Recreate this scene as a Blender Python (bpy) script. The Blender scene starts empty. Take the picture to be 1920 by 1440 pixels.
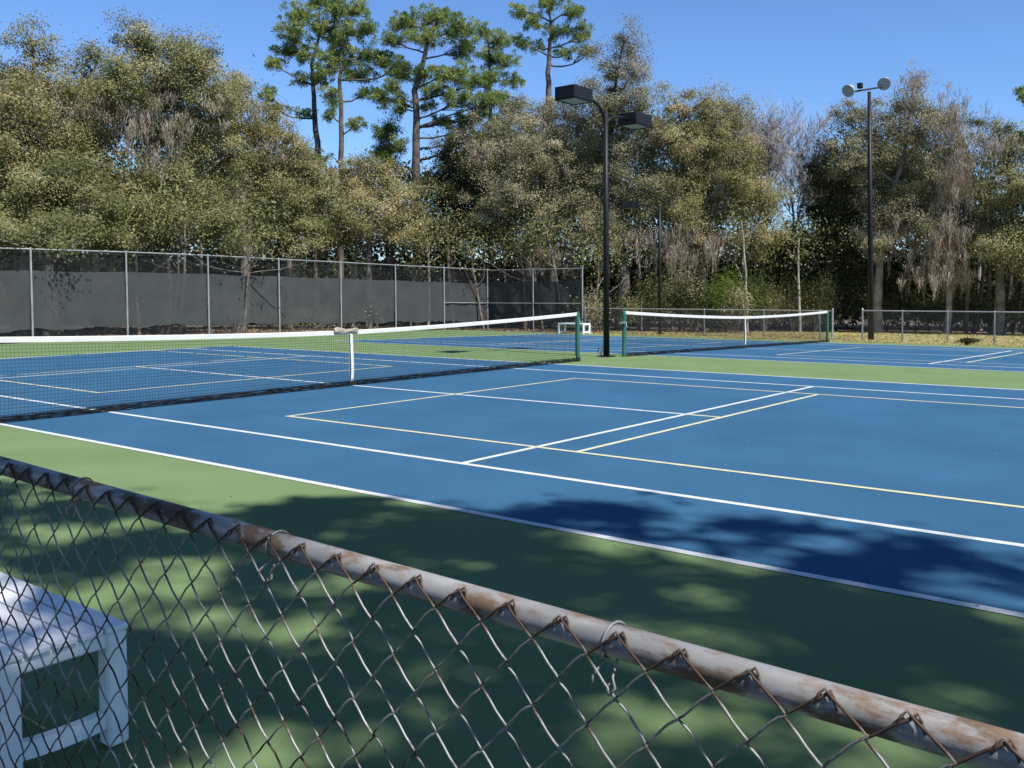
import bpy, bmesh, math, random
import numpy as np
from mathutils import Vector, Matrix

sc = bpy.context.scene
COL = sc.collection
R = math.radians

# ------------------------------------------------------------------ camera
FPX, YAW, PITCH, ROLL = 1756.09, -0.63875, 0.04, 0.0042
CAM = np.array([12.2946, -4.8441, 1.5804])
PX, PY = 1074.61, 613.52                     # optical centre in the 1920x1440 photograph (it is a crop)
F_ = np.array([math.sin(YAW) * math.cos(PITCH), math.cos(YAW) * math.cos(PITCH), -math.sin(PITCH)])
R0 = np.array([math.cos(YAW), -math.sin(YAW), 0.0])
D0 = np.cross(F_, R0)
RV = math.cos(ROLL) * R0 + math.sin(ROLL) * D0
DV = -math.sin(ROLL) * R0 + math.cos(ROLL) * D0
cam = bpy.data.cameras.new('camera')
cam.sensor_width = 36.0
cam.lens = FPX / 1920 * 36
cam.shift_x = -(PX - 960) / 1920
cam.shift_y = (PY - 720) / 1920
cam.clip_start = 0.05
cam.clip_end = 2000
camo = bpy.data.objects.new('camera', cam)
COL.objects.link(camo)
m = Matrix.Identity(4)
for i in range(3):
    m[i][0], m[i][1], m[i][2], m[i][3] = RV[i], -DV[i], -F_[i], CAM[i]
camo.matrix_world = m
sc.camera = camo

# ------------------------------------------------------------------ sky, sun, exposure
SUN = np.array([4.27, -0.53, 5.85]); SUN = SUN / np.linalg.norm(SUN)
world = bpy.data.worlds.new('World'); sc.world = world; world.use_nodes = True
wn = world.node_tree.nodes
sky = wn.new('ShaderNodeTexSky'); sky.sky_type = 'NISHITA'; sky.sun_disc = False
sky.sun_elevation = math.asin(SUN[2]); sky.sun_rotation = math.atan2(SUN[0], SUN[1])
sky.air_density = 1.0; sky.dust_density = 0.0; sky.ozone_density = 6.0; sky.altitude = 200
sgain = wn.new('ShaderNodeMixRGB'); sgain.blend_type = 'MULTIPLY'; sgain.inputs[0].default_value = 1; sgain.inputs[2].default_value = (1.0, 1.18, 1.42, 1)   # the phone's deep blue, over the whole sky
world.node_tree.links.new(sky.outputs[0], sgain.inputs[1]); world.node_tree.links.new(sgain.outputs[0], wn['Background'].inputs[0])
wn['Background'].inputs[1].default_value = 0.080
sl = bpy.data.lights.new('sun', 'SUN'); sl.energy = 5.0; sl.angle = R(0.55); sl.color = (1.0, 0.965, 0.915)
so = bpy.data.objects.new('sun', sl); COL.objects.link(so)
so.rotation_euler = Vector(SUN).to_track_quat('Z', 'Y').to_euler()
so.location = (30, -6, 40)
vs = sc.view_settings
vs.view_transform = 'Standard'; vs.look = 'None'; vs.exposure = 0.6; vs.gamma = 1.0; vs.use_curve_mapping = False
sc.cycles.max_bounces = 6; sc.cycles.transparent_max_bounces = 24

# ------------------------------------------------------------------ photo pixel -> place
def ray(x, y): return F_ * FPX + RV * (x - PX) + DV * (y - PY)
def gh(v): return -0.0202 * max(0.0, v - 13.2) if v < 60 else -0.945   # the far court falls away for drainage
def spot(px, D):                       # ground point in the direction of column px at D metres
    q = ray(px, 545); q = q / math.hypot(q[0], q[1])
    X, Y = CAM[0] + q[0] * D, CAM[1] + q[1] * D
    return np.array([X, Y, gh(Y)])
def aloft(px, py, D):                  # point D metres away (level distance) in the direction of a pixel
    q = ray(px, py); q = q / math.hypot(q[0], q[1])
    return CAM + q * D

# ------------------------------------------------------------------ materials
def new_mat(name):
    mt = bpy.data.materials.new(name); mt.use_nodes = True
    nt = mt.node_tree; b = nt.nodes['Principled BSDF']
    return mt, nt, nt.nodes, nt.links, b
def mix_noise(nt, c1, c2, scale, detail=6, lo=.35, hi=.65, coord='Object', stretch=None):
    n, l = nt.nodes, nt.links
    tc = n.new('ShaderNodeTexCoord'); mp = n.new('ShaderNodeMapping')
    if stretch: mp.inputs['Scale'].default_value = stretch
    l.new(tc.outputs[coord], mp.inputs[0])
    nz = n.new('ShaderNodeTexNoise'); nz.inputs['Scale'].default_value = scale; nz.inputs['Detail'].default_value = detail
    l.new(mp.outputs[0], nz.inputs['Vector'])
    rp = n.new('ShaderNodeValToRGB')
    rp.color_ramp.elements[0].position = lo; rp.color_ramp.elements[0].color = (*c1, 1)
    rp.color_ramp.elements[1].position = hi; rp.color_ramp.elements[1].color = (*c2, 1)
    l.new(nz.outputs['Fac'], rp.inputs[0])
    return rp, nz, mp
def plain(name, col, rough=.6, metal=0.0, var=.12, scale=8, bump=0.0, bscale=60, spec=.5):
    mt, nt, n, l, b = new_mat(name)
    lo = tuple(max(0, c * (1 - var)) for c in col); hi = tuple(min(1, c * (1 + var)) for c in col)
    rp, nz, mp = mix_noise(nt, lo, hi, scale)
    l.new(rp.outputs[0], b.inputs['Base Color'])
    b.inputs['Roughness'].default_value = rough; b.inputs['Metallic'].default_value = metal
    b.inputs['Specular IOR Level'].default_value = spec
    if bump:
        z = n.new('ShaderNodeTexNoise'); z.inputs['Scale'].default_value = bscale; l.new(mp.outputs[0], z.inputs['Vector'])
        bp = n.new('ShaderNodeBump'); bp.inputs['Strength'].default_value = bump; bp.inputs['Distance'].default_value = .01
        l.new(z.outputs['Fac'], bp.inputs['Height']); l.new(bp.outputs[0], b.inputs['Normal'])
    return mt
def court_paint(name, c1, c2, worn):
    mt, nt, n, l, b = new_mat(name)
    rp, nz, mp = mix_noise(nt, c1, c2, .7, 11, .32, .68)
    # fine grain
    g = n.new('ShaderNodeTexNoise'); g.inputs['Scale'].default_value = 220; g.inputs['Detail'].default_value = 3
    l.new(mp.outputs[0], g.inputs['Vector'])
    gr = n.new('ShaderNodeValToRGB'); gr.color_ramp.elements[0].color = (.86, .86, .86, 1); gr.color_ramp.elements[1].color = (1.1, 1.1, 1.1, 1)
    gr.color_ramp.elements[0].position = .3; gr.color_ramp.elements[1].position = .7
    l.new(g.outputs['Fac'], gr.inputs[0])
    mu = n.new('ShaderNodeMixRGB'); mu.blend_type = 'MULTIPLY'; mu.inputs[0].default_value = 1
    l.new(rp.outputs[0], mu.inputs[1]); l.new(gr.outputs[0], mu.inputs[2])
    # scuffs: thin pale scratches
    s = n.new('ShaderNodeTexNoise'); s.inputs['Scale'].default_value = 1.6; s.inputs['Detail'].default_value = 9; s.inputs['Distortion'].default_value = 2.2
    l.new(mp.outputs[0], s.inputs['Vector'])
    sr = n.new('ShaderNodeValToRGB'); e = sr.color_ramp.elements
    e[0].position = .495; e[0].color = (0, 0, 0, 1); e[1].position = .5; e[1].color = (1, 1, 1, 1)
    x = e.new(.505); x.color = (0, 0, 0, 1)
    l.new(s.outputs['Fac'], sr.inputs[0])
    k = n.new('ShaderNodeTexNoise'); k.inputs['Scale'].default_value = .9; k.inputs['Detail'].default_value = 5
    mp2 = n.new('ShaderNodeMapping'); mp2.inputs['Location'].default_value = (31, 7, 3)
    l.new(mp.outputs[0], mp2.inputs[0]); l.new(mp2.outputs[0], k.inputs['Vector'])
    kr = n.new('ShaderNodeValToRGB'); kr.color_ramp.elements[0].position = .56; kr.color_ramp.elements[1].position = .72
    kr.color_ramp.elements[1].color = (.3, .3, .3, 1)
    l.new(k.outputs['Fac'], kr.inputs[0])
    mm = n.new('ShaderNodeMath'); mm.operation = 'MULTIPLY'
    l.new(sr.outputs[0], mm.inputs[0]); l.new(kr.outputs[0], mm.inputs[1])
    mx = n.new('ShaderNodeMixRGB'); l.new(mm.outputs[0], mx.inputs[0]); l.new(mu.outputs[0], mx.inputs[1]); mx.inputs[2].default_value = (*worn, 1)
    l.new(mx.outputs[0], b.inputs['Base Color'])
    b.inputs['Roughness'].default_value = .85; b.inputs['Specular IOR Level'].default_value = .06
    bp = n.new('ShaderNodeBump'); bp.inputs['Strength'].default_value = .25; bp.inputs['Distance'].default_value = .004
    l.new(g.outputs['Fac'], bp.inputs['Height']); l.new(bp.outputs[0], b.inputs['Normal'])
    return mt
def leaf_mat(name, stops, trans=.28, rough=.55):
    mt, nt, n, l, b = new_mat(name)
    at = n.new('ShaderNodeAttribute'); at.attribute_name = 'tint'
    rp = n.new('ShaderNodeValToRGB'); e = rp.color_ramp.elements
    e[0].position, e[0].color = stops[0][0], (*stops[0][1], 1)
    e[1].position, e[1].color = stops[-1][0], (*stops[-1][1], 1)
    for p, c in stops[1:-1]:
        q = e.new(p); q.color = (*c, 1)
    l.new(at.outputs['Fac'], rp.inputs[0])
    l.new(rp.outputs[0], b.inputs['Base Color']); b.inputs['Roughness'].default_value = rough
    b.inputs['Specular IOR Level'].default_value = .06
    tr = n.new('ShaderNodeBsdfTranslucent'); l.new(rp.outputs[0], tr.inputs[0])
    mx = n.new('ShaderNodeMixShader'); mx.inputs[0].default_value = trans
    l.new(b.outputs[0], mx.inputs[1]); l.new(tr.outputs[0], mx.inputs[2])
    l.new(mx.outputs[0], n['Material Output'].inputs[0])
    return mt
def rusty_metal(name, base, rust, amount, scale, stretch=None, rough=.45):
    mt, nt, n, l, b = new_mat(name)
    rp, nz, mp = mix_noise(nt, tuple(c * .8 for c in base), tuple(min(1, c * 1.15) for c in base), scale * 2.2, 5, .3, .7, stretch=stretch)
    k = n.new('ShaderNodeTexNoise'); k.inputs['Scale'].default_value = scale; k.inputs['Detail'].default_value = 9; k.inputs['Roughness'].default_value = .65
    l.new(mp.outputs[0], k.inputs['Vector'])
    kr = n.new('ShaderNodeValToRGB'); kr.color_ramp.elements[0].position = amount; kr.color_ramp.elements[1].position = amount + .09
    l.new(k.outputs['Fac'], kr.inputs[0])
    rc, _, _ = mix_noise(nt, tuple(c * .45 for c in rust), rust, scale * 4, 6, .3, .7, stretch=stretch)
    mx = n.new('ShaderNodeMixRGB'); l.new(kr.outputs[0], mx.inputs[0]); l.new(rp.outputs[0], mx.inputs[1]); l.new(rc.outputs[0], mx.inputs[2])
    l.new(mx.outputs[0], b.inputs['Base Color'])
    mr = n.new('ShaderNodeMapRange'); l.new(kr.outputs[0], mr.inputs[0]); mr.inputs[3].default_value = rough; mr.inputs[4].default_value = .85
    l.new(mr.outputs[0], b.inputs['Roughness'])
    mt2 = n.new('ShaderNodeMapRange'); l.new(kr.outputs[0], mt2.inputs[0]); mt2.inputs[3].default_value = .2; mt2.inputs[4].default_value = .0
    l.new(mt2.outputs[0], b.inputs['Metallic'])
    bp = n.new('ShaderNodeBump'); bp.inputs['Strength'].default_value = .35; bp.inputs['Distance'].default_value = .002
    l.new(k.outputs['Fac'], bp.inputs['Height']); l.new(bp.outputs[0], b.inputs['Normal'])
    return mt

M = {}
M['green'] = court_paint('court_green', (.120, .180, .076), (.146, .209, .096), (.24, .28, .19))
M['blue'] = court_paint('court_blue', (.028, .089, .163), (.036, .108, .192), (.13, .22, .30))
M['line'] = plain('line_paint', (.50, .515, .51), .7, 0, .12, 9, .1, 200)
M['yline'] = plain('yellow_line_paint', (.49, .475, .30), .7, 0, .12, 9, .1, 200)
M['pipe'] = rusty_metal('weathered_top_rail', (.31, .305, .30), (.17, .11, .07), .46, 9, (1, 2.5, 2.5))
M['wire'] = rusty_metal('weathered_wire', (.25, .245, .24), (.085, .048, .03), .45, 14)
M['tie'] = rusty_metal('tie_wire', (.25, .24, .24), (.13, .07, .04), .52, 25)
M['galv'] = plain('galvanised_pipe', (.32, .33, .33), .45, .35, .15, 3)
M['galvw'] = plain('galvanised_wire', (.21, .215, .215), .5, .3, .15, 3)
M['black'] = plain('dark_bronze_paint', (.009, .009, .010), .5, 0, .2, 4, spec=.25)
M['lens'] = plain('lamp_lens', (.27, .31, .30), .25, 0, .08, 6)
M['alu'] = plain('floodlight_shell', (.36, .39, .38), .4, .2, .1, 6)
M['postgreen'] = plain('net_post_green', (.024, .115, .078), .4, 0, .15, 6)
M['steel'] = plain('steel_fitting', (.5, .52, .5), .35, .7, .1, 9)
M['cord'] = plain('net_cord', (.012, .014, .016), .8, 0, .2, 9)
M['band'] = plain('net_band_vinyl', (.58, .57, .54), .6, 0, .05, 4)
M['plastic'] = plain('white_plastic', (.80, .80, .80), .4, 0, .07, 5)
M['towel'] = plain('cream_cloth', (.50, .45, .35), .95, 0, .15, 12, .3, 90)
M['bark'] = plain('oak_bark', (.125, .105, .085), .9, 0, .45, 3, .6, 25)
M['palebark'] = plain('pale_bark', (.27, .235, .19), .9, 0, .35, 3, .6, 25)
M['pinebark'] = plain('pine_bark', (.095, .075, .06), .9, 0, .4, 3, .6, 20)
M['twig'] = plain('lichened_twigs', (.27, .25, .20), .9, 0, .35, 2)
M['bare'] = plain('bare_twigs', (.30, .27, .255), .9, 0, .3, 2)
M['moss'] = leaf_mat('hanging_moss', [(0, (.16, .135, .105)), (.5, (.32, .27, .21)), (1, (.46, .385, .30))], .3, .8)
M['olive'] = leaf_mat('oak_leaves', [(0, (.088, .102, .04)), (.4, (.192, .196, .08)), (.75, (.295, .28, .127)), (1, (.39, .345, .18))])
M['golden'] = leaf_mat('new_oak_leaves', [(0, (.122, .122, .046)), (.4, (.252, .234, .10)), (.75, (.355, .312, .148)), (1, (.44, .37, .20))])
M['grey'] = leaf_mat('dusty_oak_leaves', [(0, (.115, .118, .064)), (.4, (.245, .232, .128)), (.75, (.355, .32, .19)), (1, (.45, .39, .26))])
M['dark'] = leaf_mat('evergreen_and_shade_leaves', [(0, (.028, .036, .015)), (.5, (.06, .07, .027)), (1, (.12, .115, .045))])  # darkest leaf tone; also paints shaded hollows into the far wood
M['lime'] = leaf_mat('young_green_leaves', [(0, (.055, .085, .018)), (.5, (.13, .185, .035)), (1, (.25, .29, .055))], .4)
M['pine'] = leaf_mat('pine_needles', [(0, (.07, .13, .055)), (.45, (.17, .24, .07)), (.8, (.29, .34, .09)), (1, (.36, .38, .12))], .35)
M['grass'] = leaf_mat('dry_grass', [(0, (.18, .18, .055)), (.4, (.31, .275, .10)), (.75, (.42, .35, .155)), (1, (.5, .41, .23))], .35)
M['litter'] = leaf_mat('fallen_leaves', [(0, (.10, .06, .035)), (.5, (.20, .13, .075)), (1, (.34, .25, .16))], .1)

# ground: leaf litter blending into sand, and dry lawn
mt, nt, n, l, b = new_mat('forest_floor')
rp, _, _ = mix_noise(nt, (.055, .042, .028), (.16, .12, .075), 1.8, 9, .3, .7)
l.new(rp.outputs[0], b.inputs['Base Color']); b.inputs['Roughness'].default_value = .95
M['floor'] = mt
mt, nt, n, l, b = new_mat('lawn_turf')
rp, _, _ = mix_noise(nt, (.28, .255, .10), (.44, .37, .18), .8, 9, .3, .72)
l.new(rp.outputs[0], b.inputs['Base Color']); b.inputs['Roughness'].default_value = .95
M['lawn'] = mt
# windscreen: woven fabric with light coming through the weave
mt, nt, n, l, b = new_mat('windscreen_fabric')
rp, _, mp = mix_noise(nt, (.032, .036, .037), (.050, .054, .055), 1.2, 6, .3, .7)
l.new(rp.outputs[0], b.inputs['Base Color']); b.inputs['Roughness'].default_value = .75
tb = n.new('ShaderNodeBsdfTransparent'); mx = n.new('ShaderNodeMixShader'); mx.inputs[0].default_value = .16
l.new(b.outputs[0], mx.inputs[1]); l.new(tb.outputs[0], mx.inputs[2]); l.new(mx.outputs[0], n['Material Output'].inputs[0])
M['screen'] = mt

# ------------------------------------------------------------------ mesh helpers
class MB:
    def __init__(s): s.v = []; s.f = []
    def quad(s, a, b_, c, d):
        k = len(s.v); s.v += [tuple(a), tuple(b_), tuple(c), tuple(d)]; s.f.append((k, k+1, k+2, k+3)); return s
    def box(s, lo, hi, bev=0.0):
        (x0, y0, z0), (x1, y1, z1) = lo, hi
        k = len(s.v)
        if bev:
            # chamfered box from three nested slabs' corners
            e = bev
            pts = []
            for x, sx in ((x0, 1), (x1, -1)):
                for y, sy in ((y0, 1), (y1, -1)):
                    for z, sz in ((z0, 1), (z1, -1)):
                        pts.append((x, y + sy*e, z + sz*e)); pts.append((x + sx*e, y, z + sz*e)); pts.append((x + sx*e, y + sy*e, z))
            bm = bmesh.new()
            for q in pts: bm.verts.new(q)
            bmesh.ops.convex_hull(bm, input=bm.verts)
            bm.verts.index_update()
            s.v += [tuple(q.co) for q in bm.verts]
            s.f += [tuple(k + w.index for w in fc.verts) for fc in bm.faces]
            bm.free()
            return s
        s.v += [(x0,y0,z0),(x1,y0,z0),(x1,y1,z0),(x0,y1,z0),(x0,y0,z1),(x1,y0,z1),(x1,y1,z1),(x0,y1,z1)]
        s.f += [(k,k+3,k+2,k+1),(k+4,k+5,k+6,k+7),(k,k+1,k+5,k+4),(k+1,k+2,k+6,k+5),(k+2,k+3,k+7,k+6),(k+3,k,k+4,k+7)]
        return s
    def tube(s, pts, rad, n=8, cap=True):
        pts = [np.array(p, float) for p in pts]
        if np.isscalar(rad): rad = [rad] * len(pts)
        t0 = pts[1] - pts[0]
        a = np.array([0, 0, 1.0]) if abs(t0[2]) < .9 * np.linalg.norm(t0) else np.array([1.0, 0, 0])
        k = len(s.v); N = len(pts)
        for i in range(N):
            t = pts[min(i+1, N-1)] - pts[max(i-1, 0)]
            t = t / (np.linalg.norm(t) + 1e-9)
            a = a - t * (a @ t); a = a / (np.linalg.norm(a) + 1e-9); c = np.cross(t, a)
            for j in range(n):
                w = 2 * math.pi * j / n
                s.v.append(tuple(pts[i] + rad[i] * (math.cos(w) * a + math.sin(w) * c)))
        for i in range(N-1):
            for j in range(n):
                s.f.append((k+i*n+j, k+i*n+(j+1) % n, k+(i+1)*n+(j+1) % n, k+(i+1)*n+j))
        if cap:
            s.f.append(tuple(k + j for j in reversed(range(n)))); s.f.append(tuple(k + (N-1)*n + j for j in range(n)))
        return s
    def mesh(s, name, mat, smooth=False):
        me = bpy.data.meshes.new(name); me.from_pydata(s.v, [], s.f); me.materials.append(mat)
        if smooth: me.polygons.foreach_set('use_smooth', [True] * len(me.polygons))
        me.update(); return me
    def build(s, name, mat, parent=None, smooth=False, kind=None):
        return link(name, s.mesh(name, mat, smooth), parent, kind=kind)
def link(name, me, parent=None, loc=None, kind=None):
    o = bpy.data.objects.new(name, me); COL.objects.link(o)
    if parent: o.parent = parent
    if loc is not None: o.location = loc
    if kind: o['kind'] = kind
    return o
def thing(name, label, cat, loc=(0, 0, 0), group=None, rz=0):
    o = bpy.data.objects.new(name, None); COL.objects.link(o); o.location = loc; o.rotation_euler = (0, 0, rz)
    return tag(o, label, cat, group)
def tag(o, label, cat, group=None):
    o['label'] = label; o['category'] = cat
    if group: o['group'] = group
    return o
def copy_tree(o, parent=None):
    c = o.copy(); COL.objects.link(c); c.parent = parent
    for ch in list(o.children): copy_tree(ch, c)
    return c

def cards_mesh(name, c, ax, ay, tint, mat, tri=False):
    """many small leaf faces: centre, half axes"""
    N = len(c)
    if tri:
        v = np.empty((N, 3, 3), np.float32)
        v[:, 0] = c - ax; v[:, 1] = c + ax * .7 - ay * 1.15; v[:, 2] = c + ax * .7 + ay * 1.15
        me = bpy.data.meshes.new(name)
        me.vertices.add(N * 3); me.vertices.foreach_set('co', v.ravel())
        me.loops.add(N * 3); me.loops.foreach_set('vertex_index', np.arange(N * 3, dtype=np.int32))
        me.polygons.add(N); me.polygons.foreach_set('loop_start', np.arange(0, N * 3, 3, dtype=np.int32))
        me.update(calc_edges=True)
        a = me.attributes.new('tint', 'FLOAT', 'POINT'); a.data.foreach_set('value', np.repeat(tint, 3).astype(np.float32))
        me.materials.append(mat)
        return me
    v = np.empty((N, 4, 3), np.float32)
    v[:, 0] = c - ax; v[:, 1] = c - ay; v[:, 2] = c + ax; v[:, 3] = c + ay
    me = bpy.data.meshes.new(name)
    me.vertices.add(N * 4); me.vertices.foreach_set('co', v.ravel())
    me.loops.add(N * 4); me.loops.foreach_set('vertex_index', np.arange(N * 4, dtype=np.int32))
    me.polygons.add(N); me.polygons.foreach_set('loop_start', np.arange(0, N * 4, 4, dtype=np.int32))
    me.update(calc_edges=True)
    a = me.attributes.new('tint', 'FLOAT', 'POINT'); a.data.foreach_set('value', np.repeat(tint, 4).astype(np.float32))
    me.materials.append(mat)
    return me
def unit(a): return a / (np.linalg.norm(a, axis=-1, keepdims=True) + 1e-9)
def leaf_cards(rng, centers, sizes, up=.5, aspect=.55, out=None):
    N = len(centers)
    nrm = rng.normal(size=(N, 3)) + np.array([0, 0, up])
    if out is not None: nrm = nrm + out * 1.0
    nrm = unit(nrm)
    t = unit(np.cross(nrm, rng.normal(size=(N, 3)))); bt = np.cross(nrm, t)
    return t * sizes[:, None], bt * (sizes * aspect)[:, None]

# ------------------------------------------------------------------ the setting: ground, courts, lines
def bent_sheet(name, u0, u1, v0, v1, dz, mat, kind='structure', parent=None, thick=0):
    mb = MB(); cuts = [v0] + [c for c in (13.2, 60.0) if v0 < c < v1] + [v1]
    for a, b_ in zip(cuts[:-1], cuts[1:]):
        mb.quad((u0, a, gh(a) + dz), (u1, a, gh(a) + dz), (u1, b_, gh(b_) + dz), (u0, b_, gh(b_) + dz))
        if thick:
            mb.quad((u0, a, gh(a)+dz-thick), (u0, a, gh(a)+dz), (u0, b_, gh(b_)+dz), (u0, b_, gh(b_)+dz-thick))
            mb.quad((u1, b_, gh(b_)+dz-thick), (u1, b_, gh(b_)+dz), (u1, a, gh(a)+dz), (u1, a, gh(a)+dz-thick))
    if thick:
        mb.quad((u0, v1, gh(v1)+dz-thick), (u0, v1, gh(v1)+dz), (u1, v1, gh(v1)+dz), (u1, v1, gh(v1)+dz-thick))
        mb.quad((u1, v0, gh(v0)+dz-thick), (u1, v0, gh(v0)+dz), (u0, v0, gh(v0)+dz), (u0, v0, gh(v0)+dz-thick))
    return mb.build(name, mat, parent, kind=kind)
bent_sheet('ground', -900, 900, -900, 1200, -.06, M['floor'])
bent_sheet('lawn', -12.5, 40, 27.32, 43.0, -.045, M['lawn'])
court = bent_sheet('court_pavement', -18.75, 18.4, -4.35, 27.3, -.004, M['green'], thick=.08)
GAP = 14.6515
K1, K2, PV1, PV2 = 2.379, 6.906, 2.4565, 8.551        # short-court lines
LW = .07
def add_court(v0):
    co = bent_sheet('blue_court', -11.885, 11.885, v0, v0 + 10.97, -.002, M['blue'])
    def ln(u0, u1, va, vb, mat=M['line'], dz=0.0, name='painted_line'):
        o = bent_sheet(name, u0, u1, v0 + va, v0 + vb, dz, mat, None, co); return o
    h = LW / 2
    B = 11.885
    for va in (0.0, 10.97): ln(-B, B, va - h + (h if va == 0 else -h), va + h + (h if va == 0 else -h))
    for va in (1.372, 9.598): ln(-B + .1, B - .1, va - h, va + h)
    for s in (-1, 1):
        ln(s*B - (.1 if s > 0 else 0), s*B + (.1 if s < 0 else 0), LW, 10.97 - LW)
        ln(s*6.401 - h, s*6.401 + h, 1.372 + h, 9.598 - h)
        ln(min(0, s*(6.401 - h)), max(0, s*(6.401 - h)), 5.486 - h, 5.486 + h)
        ln(*sorted((s*(6.401 + h), s*(K2 - h))), 5.486 - h, 5.486 + h, M['yline'])
        ln(s*B - .1 - (.1 if s > 0 else -.2), s*B + .1 - (.1 if s > 0 else 0), 5.486-h, 5.486+h, M['line'], .001)
        # yellow short-court lines
        ln(s*K1 - h*.9, s*K1 + h*.9, PV1 + h, PV2 - h, M['yline'], .001)
        ln(s*K2 - h*.9, s*K2 + h*.9, PV1 + h, PV2 - h, M['yline'], .001)
        for va in (PV1, PV2):
            ln(*sorted((s*(K1 - h*.9), s*(B - .1))), va - h*.9, va + h*.9, M['yline'], .002)
    return co
add_court(0.0); add_court(GAP)

# ------------------------------------------------------------------ tennis nets
def net_h(t): return .914 + .156 * abs(t) ** 1.6
def tennis_net(v0, label, crank_end):
    A, B = v0 - .914, v0 + 11.884
    root = thing('tennis_net', label, 'tennis net', (0, (A + B) / 2, gh((A + B) / 2)), 'nets across the two courts')
    cy = (A + B) / 2; cz = gh(cy)
    def P(v, z): return (0.0, v - cy, gh(v) + z - cz)
    N = 40
    vs_ = [A + (B - A) * i / N for i in range(N + 1)]
    tt = lambda v: (v - cy) / ((B - A) / 2)
    # netting: every cord is a thin three-sided rod
    mb = MB()
    nv = int((B - A) / .045)
    def rod(p, q, r=.0019):
        d = unit(np.array(q) - np.array(p)); a = unit(np.cross(d, (1, .3, .2))); c = np.cross(d, a)
        k = len(mb.v)
        for e in (np.array(p), np.array(q)):
            for j in range(3):
                w = j * 2.0944; mb.v.append(tuple(e + r * (math.cos(w) * a + math.sin(w) * c)))
        for j in range(3): mb.f.append((k+j, k+(j+1) % 3, k+3+(j+1) % 3, k+3+j))
    rr = random.Random(3)
    for i in range(nv + 1):
        v = A + .05 + (B - A - .1) * i / nv
        x, y, z0 = P(v, .03); _, _, z1 = P(v, net_h(tt(v)) - .05)
        bow = .03 * math.sin(v * 2.1) + .02
        rod((0, y, z1), (bow, y + rr.uniform(-.008, .008), (z0 + z1) / 2 - .02))
        rod((bow, y, (z0 + z1) / 2 - .02), (.02, y, z0))
    rows = 21
    for j in range(rows):
        f = j / rows
        for a, b_ in zip(vs_[:-1], vs_[1:]):
            def q(v):
                z = .03 + (net_h(tt(v)) - .08) * f
                bow = (.03 * math.sin(v * 2.1) + .02) * (1 - abs(f - .5) * 2) + .02 * max(0, .5 - f) * 2
                p_ = P(v, z); return (bow, p_[1], p_[2])
            rod(q(a), q(b_), .0022 if j > 3 else .0032)
    # slack bottom of the netting lying along the court
    for j, (dx, z) in enumerate([(.02 + .012 * (q % 7), .012 + .009 * ((q * 3) % 8)) for q in range(16)]):
        for a, b_ in zip(vs_[:-1], vs_[1:]):
            p0, p1 = P(a, z + .01 * math.sin(a * 5 + j)), P(b_, z + .01 * math.sin(b_ * 5 + j))
            rod((dx + .015 * math.sin(a * 3 + j), p0[1], p0[2]), (dx + .015 * math.sin(b_ * 3 + j), p1[1], p1[2]), .0045)
    mb.build('netting', M['cord'], root, kind='stuff')
    # head band
    mb = MB(); prof = [(-.012, 0), (-.011, -.062), (.011, -.062), (.012, 0), (.006, .008), (-.006, .008)]
    k = 0
    for v in vs_:
        for dx, dz in prof:
            p_ = P(v, net_h(tt(v)) + dz); mb.v.append((dx, p_[1], p_[2]))
    n_ = len(prof)
    for i in range(N):
        for j in range(n_):
            mb.f.append((i*n_+j, i*n_+(j+1) % n_, (i+1)*n_+(j+1) % n_, (i+1)*n_+j))
    mb.build('head_band', M['band'], root)
    # bottom cord
    MB().tube([(.02, P(v, .025)[1], P(v, .025)[2]) for v in vs_], .007, 5).build('bottom_cord', M['cord'], root)
    # centre strap
    mb = MB(); c = v0 + 5.486; w = .028
    path = [(.016, .93), (.018, .7), (.03, .45), (.034, .25), (.02, .08), (.004, .012)]
    back = [(-.004, .012), (-.012, .2), (-.014, .5), (-.016, .93)]
    allp = path + back
    for (x, z) in allp:
        for s in (-1, 1):
            p_ = P(c + s * w, z); mb.v.append((x, p_[1], p_[2]))
    for i in range(len(allp) - 1): mb.f.append((2*i, 2*i+1, 2*i+3, 2*i+2))
    mb.f.append((2*(len(allp)-1), 2*(len(allp)-1)+1, 1, 0))
    st = mb.build('centre_strap', M['band'], root)
    p_ = P(c, .10); MB().box((.018, p_[1]-.02, p_[2]-.03), (.034, p_[1]+.02, p_[2]+.02), .004).build('buckle', M['steel'], st)
    # posts
    for e, v in ((0, A), (1, B)):
        p_ = P(v, 0); y, z = p_[1], p_[2]
        po = MB().tube([(0, y, z - .02), (0, y, z + 1.06), (0, y, z + 1.085), (0, y, z + 1.095)], [.045, .045, .041, .02], 16).build('post', M['postgreen'], root, smooth=False)
        out = -1 if e == 0 else 1
        MB().box((-.03, y - out*.062, z + .12), (.03, y - out*.045, z + 1.02), .004).build('lacing_strip', M['postgreen'], po)
        if e == crank_end:
            MB().tube([(-.09, y + out*.05, z + .79), (0, y + out*.06, z + .80), (.1, y + out*.05, z + .81)], [.022, .034, .022], 10).build('winder', M['steel'], po)
            MB().tube([(.1, y + out*.05, z + .81), (.12, y + out*.07, z + .72), (.17, y + out*.07, z + .70)], .009, 6).build('crank_handle', M['steel'], po)
        else:
            MB().tube([(0, y + out*.06, z + .98), (0, y + out*.075, z + .80)], [.012, .02], 8).build('cable_hook', M['steel'], po)
        MB().tube([(0, y, z + .0), (0, y, z + .018)], .07, 16).build('ground_collar', M['postgreen'], po)
    return root
net1 = tennis_net(0.0, 'long tennis net with a cream towel on its white band, nearest the chain-link rail', 0)
net2 = tennis_net(GAP, 'tennis net on the far blue court between the lamp post and the low fence', 0)

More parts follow.
